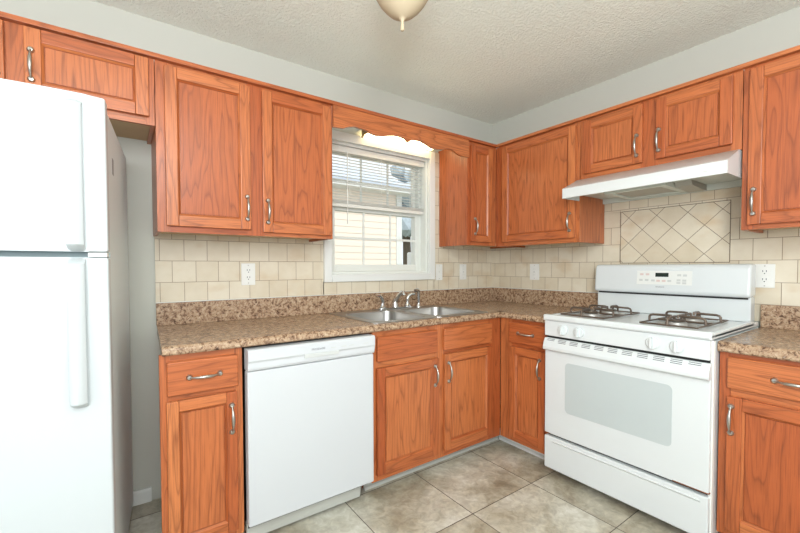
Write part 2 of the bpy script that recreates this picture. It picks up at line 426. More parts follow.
def sash(name, x0, x1, z0, z1, y0, y1, fw, bot, top):
    s = MB()
    s.box(x0, x0+fw, y0, y1, z0, z1, 0.003).box(x1-fw, x1, y0, y1, z0, z1, 0.003)
    s.box(x0+fw, x1-fw, y0, y1, z0, z0+bot, 0.003).box(x0+fw, x1-fw, y0, y1, z1-top, z1, 0.003)
    ob = s.build(name, M['vinyl'], win)
    ym = (y0+y1)/2
    MB().box(x0+fw-0.003, x1-fw+0.003, ym-0.002, ym+0.002, z0+bot-0.003, z1-top+0.003).build('pane', M['glass'], ob)
    g = MB(); gx0, gx1, gz0, gz1 = x0+fw, x1-fw, z0+bot, z1-top
    for k in (1, 2):
        xx = gx0 + (gx1-gx0)*k/3; g.box(xx-0.008, xx+0.008, ym-0.006, ym-0.0025, gz0, gz1)
    zz = (gz0+gz1)/2; g.box(gx0, gx1, ym-0.0065, ym-0.003, zz-0.008, zz+0.008)
    g.build('grille', M['vinyl'], ob)
    return ob
SX0, SX1 = WX0+JT+0.022, WX1-JT-0.022
sash('lower_sash', SX0, SX1, WZ0+JT, 1.605, 0.064, 0.092, 0.026, 0.047, 0.035)
sash('upper_sash', SX0, SX1, 1.57, WZ1-JT, 0.096, 0.124, 0.026, 0.035, 0.03)

# blind, raised half way
bl = thing('window_blind', (-1.0975, 0.035, 1.585), 'white mini blind drawn half way down the window over the sink', 'blind')
bx0, bx1 = WX0+JT+0.004, WX1-JT-0.004
MB().box(bx0, bx1, 0.008, 0.050, 1.932, 1.972, 0.004).build('head_rail', M['blind'], bl)
s = MB()
for k in range(15):
    zc = 1.917 - k*0.0192
    s.prism([(0.0195, zc-0.0012), (0.031, zc+0.0010), (0.0425, zc+0.0006), (0.0425, zc-0.0004), (0.031, zc), (0.0195, zc-0.0022)], 'x', bx0+0.004, bx1-0.004)
s.build('slats', M['blind'], bl)
s = MB()
for k in range(14):
    zc = 1.629 - k*0.0014; s.box(bx0+0.004, bx1-0.004, 0.017+0.0008*(k % 2), 0.045, zc-0.0004, zc+0.0004)
s.build('stacked_slats', M['blind'], bl)
MB().box(bx0+0.002, bx1-0.002, 0.016, 0.047, 1.586, 1.609, 0.003).build('bottom_rail', M['blind'], bl)
for x in (bx0+0.13, (bx0+bx1)/2, bx1-0.11):
    for y in (0.0165, 0.0455): MB().tube([(x, y, 1.60), (x, y, 1.935)], 0.0011, 6).build('ladder_cord', M['blind'], bl)
MB().tube([(bx0+0.105, 0.004, 1.94), (bx0+0.105, 0.002, 1.70), (bx0+0.105, 0.002, 1.475)], [0.0035, 0.0035, 0.0042], 8).build('tilt_wand', M['blind'], bl)

# ------------------------------------------------------------------ outside
tag(MB().box(-9, 12, 0.6, 16, -0.60, -0.52).build('yard_ground', M['soil']), 'ground of the yard outside', 'ground', None, 'structure')
HX1, HY = 1.40, 3.3
h = thing('neighbor_house', (-1.5, HY+2, -0.52), 'cream lap-sided house next door seen through the window', 'house')
s = MB()
for k in range(30):
    z = -0.52 + k*0.103; s.prism([(HY-0.007, z), (HY, z+0.103), (HY+0.02, z+0.103), (HY+0.02, z)], 'x', -5.0, HX1)
s.box(-5.0, HX1, HY+0.015, HY+4, -0.52, 2.57)
s.build('siding_wall', M['siding'], h)
MB().box(HX1-0.09, HX1+0.02, HY-0.03, HY+0.06, -0.52, 2.50).build('corner_board', M['trimwhite'], h)
MB().box(-5.2, HX1+0.15, HY-0.26, HY+0.02, 2.44, 2.56).build('eave_fascia', M['trimwhite'], h)
MB().prism([(HY-0.28, 2.56), (HY+2.2, 3.45), (HY+4.6, 2.56), (HY+4.6, 2.50), (HY-0.28, 2.50)], 'x', -5.2, HX1+0.2).build('roof', M['shingle'], h)
a = thing('utility_unit', (1.30, 2.3, -0.52), 'pale metal utility unit outside by the corner of the house next door', 'unit')
MB().box(0.95, 1.28, 2.15, 2.5, -0.52, 1.42, 0.02).build('cabinet', M['ac'], a)
s = MB()
for k in range(6): s.box(0.98, 1.25, 2.14, 2.15, 1.15+k*0.035, 1.168+k*0.035)
s.build('louvre', M['trimwhite'], a)
tr = thing('tree', (4.2, 7.5, -0.52), 'hazy tree beyond the house next door', 'tree')
MB().tube([(4.7, 7.5, -0.52), (4.65, 7.5, 2.0), (4.7, 7.5, 3.4)], [0.16, 0.12, 0.06], 8).build('trunk', plain('bark', (0.16, 0.13, 0.10), 0.9), tr)
s = MB()
for k in range(120):
    q = Vector((random.gauss(0, 1), random.gauss(0, 1), random.gauss(0, 0.8))).normalized()*random.uniform(0.1, 1.0)
    t = bmesh.new(); bmesh.ops.create_icosphere(t, subdivisions=1, radius=random.uniform(0.2, 0.42))
    for v in t.verts: v.co = v.co*random.uniform(0.8, 1.2) + Vector((4.7, 7.5, 3.1)) + q*1.1
    s.merge(t)
s.build('foliage', M['leaf'], tr, smooth=False)

# ------------------------------------------------------------------ cabinets
def pull(T, u, d, z, vert, parent, length=0.112):
    """arched nickel pull with flared feet, on the plane d"""
    m = MB(T); h = length/2
    pts, rad = [], []
    for i in range(17):
        s = -1 + i/8
        pts.append((s*h*0.93, 0.004 + 0.021*(1-abs(s)**2.6), 0)); rad.append(0.0030 + 0.0034*math.cos(s*math.pi/2)**2 + (0.002 if abs(s) > 0.9 else 0))
    E = Matrix.Translation((u, d, z)) @ (Matrix.Rotation(R(90), 4, 'Y') if vert else TI)
    m.tube(pts, rad, 10, extra=E)
    for s in (-1, 1): m.lathe([(0.0, 0.0), (0.0112, 0.0), (0.0112, 0.003), (0.0070, 0.009), (0.0, 0.010)], (s*h*0.93, 0, 0), 'y', 14, extra=E)
    return m.build('pull', M['nickel'], parent)

def door(T, u0, u1, z0, z1, d, parent, hu=None, hz=None, rail=0.047):
    m = MB(T); th = 0.019; D = d+th
    m.box(u0, u0+rail, d, D, z0, z1, 0.0045, 'z').box(u1-rail, u1, d, D, z0, z1, 0.0045, 'z')
    m.box(u0+rail, u1-rail, d, D-0.0006, z0, z0+rail, 0.0025, 'x').box(u0+rail, u1-rail, d, D-0.0006, z1-rail, z1, 0.0025, 'x')
    # sloped inner moulding
    k = 0.007
    i0, i1, j0, j1 = u0+rail, u1-rail, z0+rail, z1-rail
    m.prism([(i0, D-0.004), (i0, d+0.003), (i0+k, d+0.003), (i0+k, D-0.012)], 'z', j0, j1, 0, 'z')
    m.prism([(i1, D-0.004), (i1, d+0.003), (i1-k, d+0.003), (i1-k, D-0.012)], 'z', j0, j1, 0, 'z')
    m.prism([(D-0.004, j0), (d+0.003, j0), (d+0.003, j0+k), (D-0.012, j0+k)], 'x', i0, i1, 0, 'x')
    m.prism([(D-0.004, j1), (d+0.003, j1), (d+0.003, j1-k), (D-0.012, j1-k)], 'x', i0, i1, 0, 'x')
    m.box(i0, i1, d, d+0.0035, j0, j1, 0, 'z')
    ob = m.build('door', M['oak'], parent)
    e = k + 0.0035
    MB(T).box(i0+e, i1-e, d+0.0036, D-0.0105, j0+e, j1-e, 0, 'z').build('panel', M['oak'], ob)
    if hu is not None: pull(T, hu, D, hz, True, ob)
    return ob
def drawer(T, u0, u1, z0, z1, d, parent, hu=None, name='drawer'):
    m = MB(T); m.box(u0, u1, d, d+0.019, z0, z1, 0.006, 'x', 3)
    ob = m.build(name, M['oak'], parent)
    if hu is not None: pull(T, hu, d+0.019, (z0+z1)/2, False, ob)
    return ob
def carcass(T, u0, u1, z0, z1, d, parent, kick=None, stiles=(), rails=(), open_top=False, inset=0.0):
    m = MB(T); th = 0.015; fd = d-0.019; dd = 0.003; u0 += inset
    m.box(u0, u0+th, dd, fd, z0, z1, 0, 'z').box(u1-th, u1, dd, fd, z0, z1, 0, 'z')
    MB(T).box(u0+th, u1-th, dd, fd, z0+0.014, z0+0.026, 0, 'x').build('bottom_panel', M['inner'], parent); m.box(u0+th, u1-th, dd, dd+0.006, z0+0.026, z1, 0, 'z')
    if not open_top: m.box(u0+th, u1-th, dd+0.006, fd, z1-0.013, z1, 0, 'x')
    ob = m.build('carcass', M['oak'], parent)
    f = MB(T)
    for a, b_ in stiles: f.box(a, b_, fd, d, z0, z1, 0.001, 'z')
    us = sorted(stiles)
    for (s0, s1), (n0, n1) in zip(us, us[1:]):
        for a, b_ in rails: f.box(s1, n0, fd, d-0.0005, a, b_, 0.001, 'x')
    f.build('face_frame', M['oak'], parent)
    if kick is not None:
        MB(T).box(u0, u1, kick-0.016, kick, FLOOR, z0, 0, 'x').build('toe_kick', M['oak'], parent)
    return ob
UD, UF = 0.305, 0.305
BD = 0.61
ZT = 2.067
upg = 'oak wall cabinets'; bpg = 'oak base cabinets'

cab = thing('wall_cabinet', (-2.85, -0.15, 1.792), 'short oak wall cabinet above the white fridge', 'cabinet', upg)
carcass(TA, -3.27, -2.428, 1.792, ZT, UF, cab, None, [(-3.27, -3.23), (-2.885, -2.81), (-2.462, -2.428)], [(1.792, 1.828), (2.045, ZT)])
door(TA, -2.822, -2.448, 1.822, 2.060, UF, cab, -2.803, 1.926)
door(TA, -3.25, -2.872, 1.822, 2.060, UF, cab, -2.892, 1.926)

cab = thing('wall_cabinet', (-2.03, -0.15, 1.352), 'tall two-door oak wall cabinet left of the window', 'cabinet', upg)
carcass(TA, -2.426, -1.619, 1.352, ZT, UF, cab, None, [(-2.426, -2.38), (-2.06, -1.98), (-1.655, -1.619)], [(1.352, 1.392), (2.03, ZT)])
door(TA, -2.394, -2.047, 1.378, 2.050, UF, cab, -2.066, 1.479)
door(TA, -1.992, -1.632, 1.370, 2.050, UF, cab, -1.970, 1.470)

cab = thing('wall_cabinet', (-0.46, -0.15, 1.352), 'narrow one-door oak wall cabinet between window and corner', 'cabinet', upg)
carcass(TA, -0.600, -0.020, 1.352, ZT, UF, cab, None, [(-0.600, -0.560), (-0.375, -0.305)], [(1.352, 1.392), (2.03, ZT)])
door(TA, -0.576, -0.360, 1.376, 2.045, UF, cab, -0.541, 1.483, 0.045)

cab = thing('wall_cabinet', (-0.15, -0.63, 1.348), 'wide one-door oak wall cabinet in the corner left of the range hood', 'cabinet', upg)
carcass(TB, 0.330, 0.950, 1.348, ZT, UF, cab, None, [(0.307, 0.385), (0.915, 0.950)], [(1.348, 1.390), (2.035, ZT)])
door(TB, 0.372, 0.928, 1.376, 2.052, UF, cab, 0.896, 1.473)

cab = thing('wall_cabinet', (-0.15, -1.33, 1.718), 'short two-door oak wall cabinet above the range hood', 'cabinet', upg)
carcass(TB, 0.953, 1.700, 1.718, ZT, UF, cab, None, [(0.953, 0.990), (1.285, 1.370), (1.660, 1.700)], [(1.718, 1.757), (2.035, ZT)])
door(TB, 0.978, 1.298, 1.746, 2.052, UF, cab, 1.272, 1.840)
door(TB, 1.360, 1.669, 1.748, 2.052, UF, cab, 1.376, 1.842)

cab = thing('wall_cabinet', (-0.15, -1.93, 1.361), 'tall oak wall cabinet right of the range hood', 'cabinet', upg)
carcass(TB, 1.703, 2.170, 1.361, ZT, UF, cab, None, [(1.703, 1.745), (2.13, 2.170)], [(1.361, 1.40), (2.03, ZT)])
door(TB, 1.725, 2.150, 1.381, 2.052, UF, cab, 1.746, 1.480)

# top moulding and valance
t = MB()
t.box(-3.27, -0.305, -0.327, -0.30, ZT+0.0005, ZT+0.019, 0.002, 'x').box(-0.327, -0.30, -2.17, -0.327, ZT+0.0005, ZT+0.019, 0.002, 'y')
structure(t.build('trim_1', M['oak']), 'thin oak moulding along the tops of the wall cabinets', 'moulding')
vp = [(-1.618,1.950),(-1.557,1.955),(-1.535,1.966),(-1.49,1.978),(-1.43,1.976),(-1.385,1.963),(-1.345,1.957),(-1.30,1.962),(-1.26,1.974),(-1.215,1.983),(-1.17,1.984),(-1.14,1.978),(-1.117,1.960),
      (-1.094,1.978),(-1.06,1.985),(-1.02,1.986),(-0.975,1.974),(-0.931,1.958),(-0.89,1.957),(-0.85,1.963),(-0.80,1.976),(-0.755,1.976),(-0.715,1.960),(-0.69,1.951),(-0.601,1.951)]
v = MB().prism(vp + [(-0.601, ZT), (-1.618, ZT)], 'y', -0.322, -0.304, 0, 'x')
tag(v.build('valance', M['oak']), 'scalloped oak valance bridging the cabinets above the window', 'valance')

# lit fixture hidden behind the valance
fx = thing('sink_light', (-0.98, -0.07, 2.037), 'lit white fluorescent fixture behind the scalloped valance', 'light')
MB().box(-1.30, -0.68, -0.11, -0.0008, 2.075, 2.12, 0.003).build('housing', M['trimwhite'], fx)
MB().box(-1.27, -0.70, -0.105, -0.033, 2.048, 2.0748, 0.006).build('diffuser', M['lit'], fx)
s = MB().box(-1.285, -1.272, -0.10, -0.04, 2.045, 2.10, 0.003); s.tube([(-1.279, -0.09, 2.06), (-1.30, -0.09, 2.03), (-1.31, -0.09, 2.015)], 0.006, 8)
s.build('end_bracket', M['brass'], fx)

# base cabinets
ZK = 0.130; ZB = 0.8825
KD = 0.522
def base(T, name, u0, u1, zt, label, stiles, rails, z0=ZK, inset=0.0):
    c = thing(name, T @ Vector(((u0+u1)/2, 0.3, FLOOR)), label, 'cabinet', bpg)
    carcass(T, u0, u1, z0, zt, BD, c, KD, stiles, rails, open_top=True, inset=inset)
    return c
c = base(TA, 'base_cabinet', -2.449, -2.166, ZB+0.002, 'narrow oak base cabinet between the fridge and the dishwasher', [(-2.449, -2.415), (-2.195, -2.166)], [(ZK, 0.18), (0.70, 0.745), (0.845, ZB+0.002)], inset=0.055)
drawer(TA, -2.427, -2.184, 0.733, 0.858, BD, c, -2.304)
door(TA, -2.430, -2.189, 0.160, 0.714, BD, c, -2.211, 0.610, 0.040)
c = base(TA, 'base_cabinet', -1.561, -0.640, ZB, 'two-door oak sink base cabinet right of the dishwasher', [(-1.561, -1.525), (-1.155, -1.09), (-0.72, -0.612)], [(ZK, 0.19), (0.69, 0.745), (0.84, ZB)])
drawer(TA, -1.538, -1.148, 0.731, 0.856, BD, c, None, 'false_drawer_front')
drawer(TA, -1.099, -0.708, 0.734, 0.856, BD, c, None, 'false_drawer_front')
door(TA, -1.540, -1.138, 0.163, 0.700, BD, c, -1.168, 0.607)
door(TA, -1.096, -0.702, 0.167, 0.713, BD, c, -1.068, 0.611)
c = base(TB, 'base_cabinet', 0.640, 0.958, ZB, 'narrow oak base cabinet between the inside corner and the range', [(0.612, 0.70), (0.925, 0.958)], [(ZK, 0.19), (0.705, 0.75), (0.85, ZB)])
drawer(TB, 0.688, 0.940, 0.740, 0.864, BD, c, 0.808)
door(TB, 0.692, 0.940, 0.158, 0.716, BD, c, 0.906, 0.615, 0.044)
c = base(TB, 'base_cabinet', 1.719, 2.170, 0.864, 'oak base cabinet right of the range', [(1.719, 1.755), (2.13, 2.170)], [(ZK, 0.18), (0.69, 0.735), (0.835, 0.864)])
drawer(TB, 1.746, 2.150, 0.724, 0.846, BD, c, 1.936)
door(TB, 1.747, 2.150, 0.165, 0.692, BD, c, 1.762, 0.603)
# kick trim at the floor
t = MB(TA)
t.prism([(KD+0.0008, FLOOR), (KD+0.006, FLOOR), (KD+0.006, FLOOR+0.062), (KD+0.0008, FLOOR+0.068)], 'x', -1.561, -0.530)
t2 = t.prism([(KD+0.006, FLOOR), (KD+0.018, FLOOR), (KD+0.016, FLOOR+0.012), (KD+0.006, FLOOR+0.018)], 'x', -1.561, -0.542)
structure(t.build('trim_2', M['greytrim']), 'pale kick trim at the floor under the sink cabinet', 'trim')
t = MB(TB)
t.prism([(KD+0.0008, FLOOR), (KD+0.006, FLOOR), (KD+0.006, FLOOR+0.062), (KD+0.0008, FLOOR+0.068)], 'x', 0.530, 0.958)
t.prism([(KD+0.006, FLOOR), (KD+0.018, FLOOR), (KD+0.016, FLOOR+0.012), (KD+0.006, FLOOR+0.018)], 'x', 0.542, 0.958)
structure(t.build('trim_3', M['trimwhite']), 'white kick trim at the floor left of the range', 'trim')

# ------------------------------------------------------------------ countertops
CZ = 0.918; CU = 0.885
SKX0, SKX1, SKY0, SKY1 = -1.520, -0.715, -0.585, -0.075      # cut-out for the sink
ct = thing('countertop', (-1.2, -0.3, CU), 'brown speckled laminate counter running from the fridge round to the range', 'countertop')
def nose(m, T, u0, u1, zt, zb, d1=0.637):
    # rolled front edge, its outline in (d, z)
    m.T = T
    m.prism([(d1-0.06, zt), (d1-0.016, zt), (d1-0.008, zt-0.0025), (d1-0.002, zt-0.009), (d1, zt-0.016), (d1, zb+0.006), (d1-0.005, zb), (d1-0.06, zb)], 'x', u0, u1)
    m.T = TI
m = MB()
m.prism([(-2.440, -0.578), (SKX0, -0.578), (SKX0, -0.0215), (-2.418, -0.0215)], 'z', CU, CZ).box(SKX0, SKX1, SKY1, -0.0215, CU, CZ).box(SKX1, -0.0215, -0.578, -0.0215, CU, CZ)
m.box(-0.578, -0.0215, -0.961, -0.578, CU, CZ)
nose(m, TA, -2.441, -0.578, CZ, CU); nose(m, TB, 0.578, 0.961, CZ, CU)
m.build('worktop', M['laminate'], ct)
m = MB()
m.box(-2.420, -0.0215, -0.0335, -0.0125, CZ+0.0004, 1.027, 0.002).box(-0.0335, -0.0125, -0.961, -0.0336, CZ+0.0004, 1.027, 0.002)
m.build('backsplash', M['laminate'], ct)
m = MB().box(-2.420, -0.0215, -0.0185, -0.0125, 1.0272, 1.0305, 0.001).box(-0.0185, -0.0125, -0.955, -0.0190, 1.0272, 1.0305, 0.001)
m.build('caulk_line', M['trimwhite'], ct)
ct = thing('countertop', (-0.3, -1.95, 0.8645), 'brown speckled laminate counter right of the range', 'countertop')
m = MB(); CZ2 = 0.904
m.box(-0.578, -0.0215, -2.17, -1.718, 0.8645, CZ2); nose(m, TB, 1.718, 2.17, CZ2, 0.8645)
m.build('worktop', M['laminate'], ct)
MB().box(-0.0335, -0.0125, -2.17, -1.718, CZ2+0.0004, 1.014, 0.002).build('backsplash', M['laminate'], ct)

# ------------------------------------------------------------------ sink and faucet
def rrect(x0, x1, y0, y1, r, n=5):
    pts = []
    for cx, cy, a in ((x1-r, y1-r, 0), (x0+r, y1-r, 90), (x0+r, y0+r, 180), (x1-r, y0+r, 270)):
        for k in range(n+1):
            q = R(a + 90*k/n); pts.append((cx+r*math.cos(q), cy+r*math.sin(q)))
    return pts
sk = thing('kitchen_sink', (-1.117, -0.33, CZ), 'stainless steel double-bowl sink set in the counter under the window', 'sink')
def bowl(x0, x1, y0, y1, top, depth):
    """open thin-walled bowl"""
    t = bmesh.new(); rings = []
    for (ins, z, r) in ((0, top, .06), (0.004, top-0.008, .058), (0.012, top-depth+0.05, .055), (0.03, top-depth+0.012, .05), (0.06, top-depth, .03),
                        (0.062, top-depth-0.0015, .03), (0.031, top-depth+0.010, .05), (0.0105, top-depth+0.049, .055), (0.0025, top-0.009, .058), (-0.0012, top-0.0015, .06)):
        rings.append([t.verts.new((p[0], p[1], z)) for p in rrect(x0+ins, x1-ins, y0+ins, y1-ins, r)])
    n = len(rings[0])
    for a, b_ in zip(rings, rings[1:]+rings[:1]):
        if a is rings[4]: continue
        for k in range(n): t.faces.new((a[k], a[(k+1)%n], b_[(k+1)%n], b_[k]))
    t.faces.new(rings[4]); t.faces.new(rings[5])
    return t
B1 = (-1.490, -1.145, -0.555, -0.150); B2 = (-1.095, -0.745, -0.555, -0.150)
def rim():
    """flat rim with two bowl holes built as strips round each bowl"""
    t = bmesh.new(); z = CZ+0.0035
    ox0, ox1, oy0, oy1 = -1.535, -0.700, -0.600, -0.060
    mid = (B1[1]+B2[0])/2
    for B, (x0, x1) in ((B1, (ox0, mid)), (B2, (mid, ox1))):
        inner = rrect(*B, .06, 5)
        n = len(inner); outer = []
        cxm, cym = (x0+x1)/2, (oy0+oy1)/2
        for (px, py) in inner:                          # push each inner point out to the outer rectangle
            dx, dy = px-(B[0]+B[1])/2, py-(B[2]+B[3])/2
            hx, hy = (B[1]-B[0])/2, (B[3]-B[2])/2
            k = max(abs(dx)/hx, abs(dy)/hy); dx, dy = dx/k/hx, dy/k/hy
            outer.append((cxm + dx*(x1-x0)/2, cym + dy*(oy1-oy0)/2))
        iv = [t.verts.new((p[0], p[1], z)) for p in inner]; ov = [t.verts.new((p[0], p[1], z)) for p in outer]
        for k in range(n): t.faces.new((iv[k], iv[(k+1)%n], ov[(k+1)%n], ov[k]))
    r = bmesh.ops.extrude_face_region(t, geom=t.faces[:])
    for v in r['geom']:
        if isinstance(v, bmesh.types.BMVert): v.co.z -= 0.0030
    return t
m = MB(); m.merge(rim()); m.build('rim', M['steel'], sk)
m = MB(); m.merge(bowl(*B1, CZ+0.0035, 0.165)); bo = m.build('bowl', M['steel'], sk)
MB().lathe([(0, CZ-0.1605), (0.04, CZ-0.1605), (0.042, CZ-0.157), (0.02, CZ-0.158), (0, CZ-0.158)], (-1.32, -0.35, 0)).build('drain', M['chrome'], bo)
m = MB(); m.merge(bowl(*B2, CZ+0.0035, 0.165)); bo = m.build('bowl', M['steel'], sk)
MB().lathe([(0, CZ-0.1605), (0.04, CZ-0.1605), (0.042, CZ-0.157), (0.02, CZ-0.158), (0, CZ-0.158)], (-0.92, -0.35, 0)).build('drain', M['chrome'], bo)

ZF = CZ+0.0036; FY = -0.105
fa = thing('faucet', (-1.07, FY, ZF), 'chrome two-handle faucet on the back ledge of the sink', 'faucet')
MB().prism(rrect(-1.205, -0.935, FY-0.026, FY+0.026, 0.024), 'z', ZF, ZF+0.012, 0.003).build('base_plate', M['chrome'], fa)
def handle(x, sgn):
    m = MB(); z = ZF+0.012
    m.lathe([(0, z), (0.022, z), (0.022, z+0.008), (0.013, z+0.016), (0.011, z+0.038), (0.014, z+0.052), (0.0, z+0.060)], (x, FY, 0), seg=18)
    m.tube([(x, FY, z+0.050), (x+sgn*0.008, FY-0.002, z+0.068), (x+sgn*0.028, FY-0.008, z+0.082), (x+sgn*0.054, FY-0.014, z+0.080)], [0.0115, 0.0105, 0.0095, 0.008], 10)
    m.build('lever_handle', M['chrome'], fa)
handle(-1.171, -1); handle(-0.968, 1)
m = MB(); z = ZF+0.012
m.lathe([(0, z), (0.024, z), (0.022, z+0.010), (0.015, z+0.030), (0.0145, z+0.055), (0, z+0.062)], (-1.070, FY, 0), seg=18)
m.tube([(-1.070, FY, z+0.035), (-1.068, FY-0.016, z+0.060), (-1.062, FY-0.038, z+0.084), (-1.056, FY-0.058, z+0.100), (-1.053, FY-0.072, z+0.100), (-1.052, FY-0.078, z+0.082)], [0.0145, 0.0135, 0.0125, 0.0125, 0.013, 0.0125], 12)
m.build('spout', M['chrome'], fa)
sp = thing('sink_sprayer', (-0.872, FY, ZF), 'chrome side sprayer standing right of the faucet', 'sprayer')
z = ZF
MB().lathe([(0, z), (0.021, z), (0.021, z+0.006), (0.015, z+0.014), (0.012, z+0.026), (0, z+0.027)], (-0.872, FY, 0), seg=18).build('collar', M['chrome'], sp)
MB().tube([(-0.872, FY, z+0.022), (-0.872, FY, z+0.085), (-0.875, FY-0.003, z+0.110), (-0.893, FY-0.012, z+0.121), (-0.917, FY-0.022, z+0.116)], [0.0095, 0.012, 0.0135, 0.013, 0.012], 12).build('spray_head', M['chrome'], sp)

# ------------------------------------------------------------------ dishwasher
DU0, DU1 = -2.156, -1.573
dw = thing('dishwasher', (-1.863, -0.33, FLOOR), 'white built-in dishwasher under the counter left of the sink', 'dishwasher')
MB(TA).box(DU0+0.008, DU1-0.008, 0.03, 0.60, 0.13, 0.868).build('tub', M['black'], dw)
m = MB(TA).box(DU0, DU1, 0.602, 0.648, 0.160, 0.786, 0.006, seg=3); m.build('door', M['dwwhite'], dw)
m = MB(TA)
m.prism([(0.600, 0.789), (0.652, 0.789), (0.657, 0.800), (0.657, 0.822), (0.663, 0.830), (0.663, 0.868), (0.655, 0.875), (0.600, 0.875)], 'x', DU0, DU1, 0.0025)
cp = m.build('control_panel', M['dwwhite'], dw)
MB(TA).box(-1.925, -1.765, 0.6575, 0.664, 0.812, 0.8285, 0.002).build('latch', M['button'], cp)
for u in (-1.79, -1.74, -1.70, -1.625): MB(TA).box(u-0.012, u+0.012, 0.6632, 0.6638, 0.842, 0.846).build('button', M['button'], cp)
text('FRIGIDAIRE', 'lettering', 0.0125, (-1.862, -0.6636, 0.846), (R(90), 0, 0), M['greytext'], cp)
m = MB(TA).prism([(0.575, 0.075), (0.588, 0.075), (0.600, 0.152), (0.575, 0.152)], 'x', DU0+0.004, DU1-0.045)
m.build('toe_grille', M['greytrim'], dw)
for u in (DU0+0.03, DU1-0.03):
    for dd in (0.08, 0.52):
        MB(TA).lathe([(0, FLOOR), (0.018, FLOOR), (0.018, FLOOR+0.008), (0.007, FLOOR+0.012), (0.007, 0.135), (0, 0.135)], (u, dd, 0), seg=12).build('levelling_foot', M['black'], dw)

# ------------------------------------------------------------------ gas range
U0, U1 = 0.970, 1.7145
rg = thing('gas_range', (-0.38, -(U0+U1)/2, FLOOR), 'white freestanding gas range between the base cabinets', 'range')
m = MB(TB)
m.box(U0, U1, 0.045, 0.640, 0.105, 0.905, 0.003)
m.build('body', M['white'], rg)
CT = 0.935
m = MB(TB)                                              # cooktop: rolled lip all round a shallow tray
m.box(U0, U1, 0.045, 0.690, 0.912, CT-0.004, 0.003)
m.box(U0, U1, 0.655, 0.694, 0.914, CT+0.008, 0.008, seg=3)
for a, b_ in ((U0, U0+0.022), (U1-0.022, U1)): m.box(a, b_, 0.12, 0.66, 0.915, CT+0.004, 0.006, seg=3)
m.box((U0+U1)/2-0.065, (U0+U1)/2+0.065, 0.12, 0.66, 0.915, CT-0.001, 0.003)
m.build('cooktop', M['white'], rg)
m = MB(TB)                                              # vertical riser and overhanging console
m.box(0.9635, 1.700, 0.045, 0.112, 0.931, 1.052, 0.006)
m.build('riser', M['white'], rg)
MB(TB).box(0.975, 1.690, 0.05, 0.118, 1.040, 1.054).build('console_gap', M['black'], rg)
m = MB(TB)
m.prism([(0.045, 1.054), (0.130, 1.047), (0.142, 1.060), (0.130, 1.195), (0.118, 1.211), (0.045, 1.213)], 'x', 0.957, 1.703, 0.012, seg=4)
con = m.build('console', M['white'], rg)
def onconsole(z): return 0.142 - (z-1.060)/(1.195-1.060)*0.012
tilt = math.atan2(0.012, 0.135)
def console_box(u0, u1, z0, z1, e, mm):
    zc = (z0+z1)/2; E = Matrix.Translation(((u0+u1)/2, onconsole(zc), zc)) @ Matrix.Rotation(tilt, 4, 'X')
    mm.box(-(u1-u0)/2, (u1-u0)/2, -0.002, e, -(z1-z0)/2, (z1-z0)/2, 0, extra=E)
m = MB(TB); console_box(1.203, 1.470, 1.100, 1.176, 0.0008, m); cpl = m.build('keypad', M['trimwhite'], con)
m = MB(TB); console_box(1.298, 1.362, 1.143, 1.165, 0.0020, m); m.build('clock_display', M['display'], con)
for i, (u, z) in enumerate(((1.228,1.156),(1.258,1.156),(1.225,1.124),(1.255,1.124),(1.287,1.122),(1.313,1.121),(1.340,1.121),(1.367,1.121),(1.412,1.153),(1.438,1.152),(1.410,1.126),(1.436,1.125),(1.410,1.112),(1.436,1.111))):
    m = MB(TB); console_box(u-0.009, u+0.009, z-0.0055, z+0.0055, 0.0016, m); m.build('button', M['button_pink' if i in (0, 1, 5, 6) else 'button'], con)
text('FRIGIDAIRE', 'lettering', 0.0085, (-onconsole(1.087)-0.0006, -1.322, 1.087), (R(90)-tilt, 0, R(-90)), M['greytext'], con)
m = MB(TB).box(U0+0.004, U1-0.008, 0.635, 0.682, 0.829, 0.911, 0.004); fp = m.build('control_front', M['white'], rg)
for u in (1.083, 1.170, 1.505, 1.597):
    m = MB(TB); z = 0.869
    m.lathe([(0, 0.6815), (0.026, 0.6815), (0.0265, 0.689), (0.023, 0.693), (0.0, 0.694)], (u, 0, z), 'y', 28)
    m.prism([(u-0.0055, z-0.022), (u+0.0055, z-0.022), (u+0.0045, z+0.023), (u-0.0045, z+0.023)], 'y', 0.690, 0.710, 0.002)
    m.build('burner_knob', M['white'], fp)
MB(TB).box(U0+0.008, U1-0.012, 0.625, 0.664, 0.815, 0.8295).build('vent_gap', M['black'], rg)
# oven door
DU0_, DU1_ = U0+0.004, U1-0.005
m = MB(TB).box(DU0_, DU1_, 0.642, 0.678, 0.296, 0.817, 0.005, seg=3); od = m.build('oven_door', M['white'], rg)
m = MB(TB).prism([(0.676, 0.817), (0.680, 0.818), (0.692, 0.794), (0.700, 0.772), (0.700, 0.758), (0.692, 0.752), (0.676, 0.752)], 'x', DU0_, DU1_, 0.003, seg=3)
hd = m.build('handle_rail', M['white'], od)
sl = math.atan2(0.012, 0.024)
for k in range(11):
    u = 1.0125 + k*0.0645 + 0.002; m = MB(TB)
    for r_ in range(3):
        z = 0.8125 - r_*0.0070; dd = 0.680 + (0.818-z)*0.5
        for q in ((-0.0215, 0.0215),):
            E = Matrix.Translation((u, dd, z)) @ Matrix.Rotation(sl, 4, 'X')
            if r_ == 2 and k in (0, 10): continue
            m.box(q[0], q[1], -0.002, 0.0008, -0.0014, 0.0014, extra=E)
    m.build('vent_slots', M['slot'], hd)
WP = rrect(1.094, 1.580, 0.436, 0.700, 0.022, 6)
MB(TB).prism(WP, 'y', 0.674, 0.6788, 0).build('oven_window', M['ovenglass'], od)
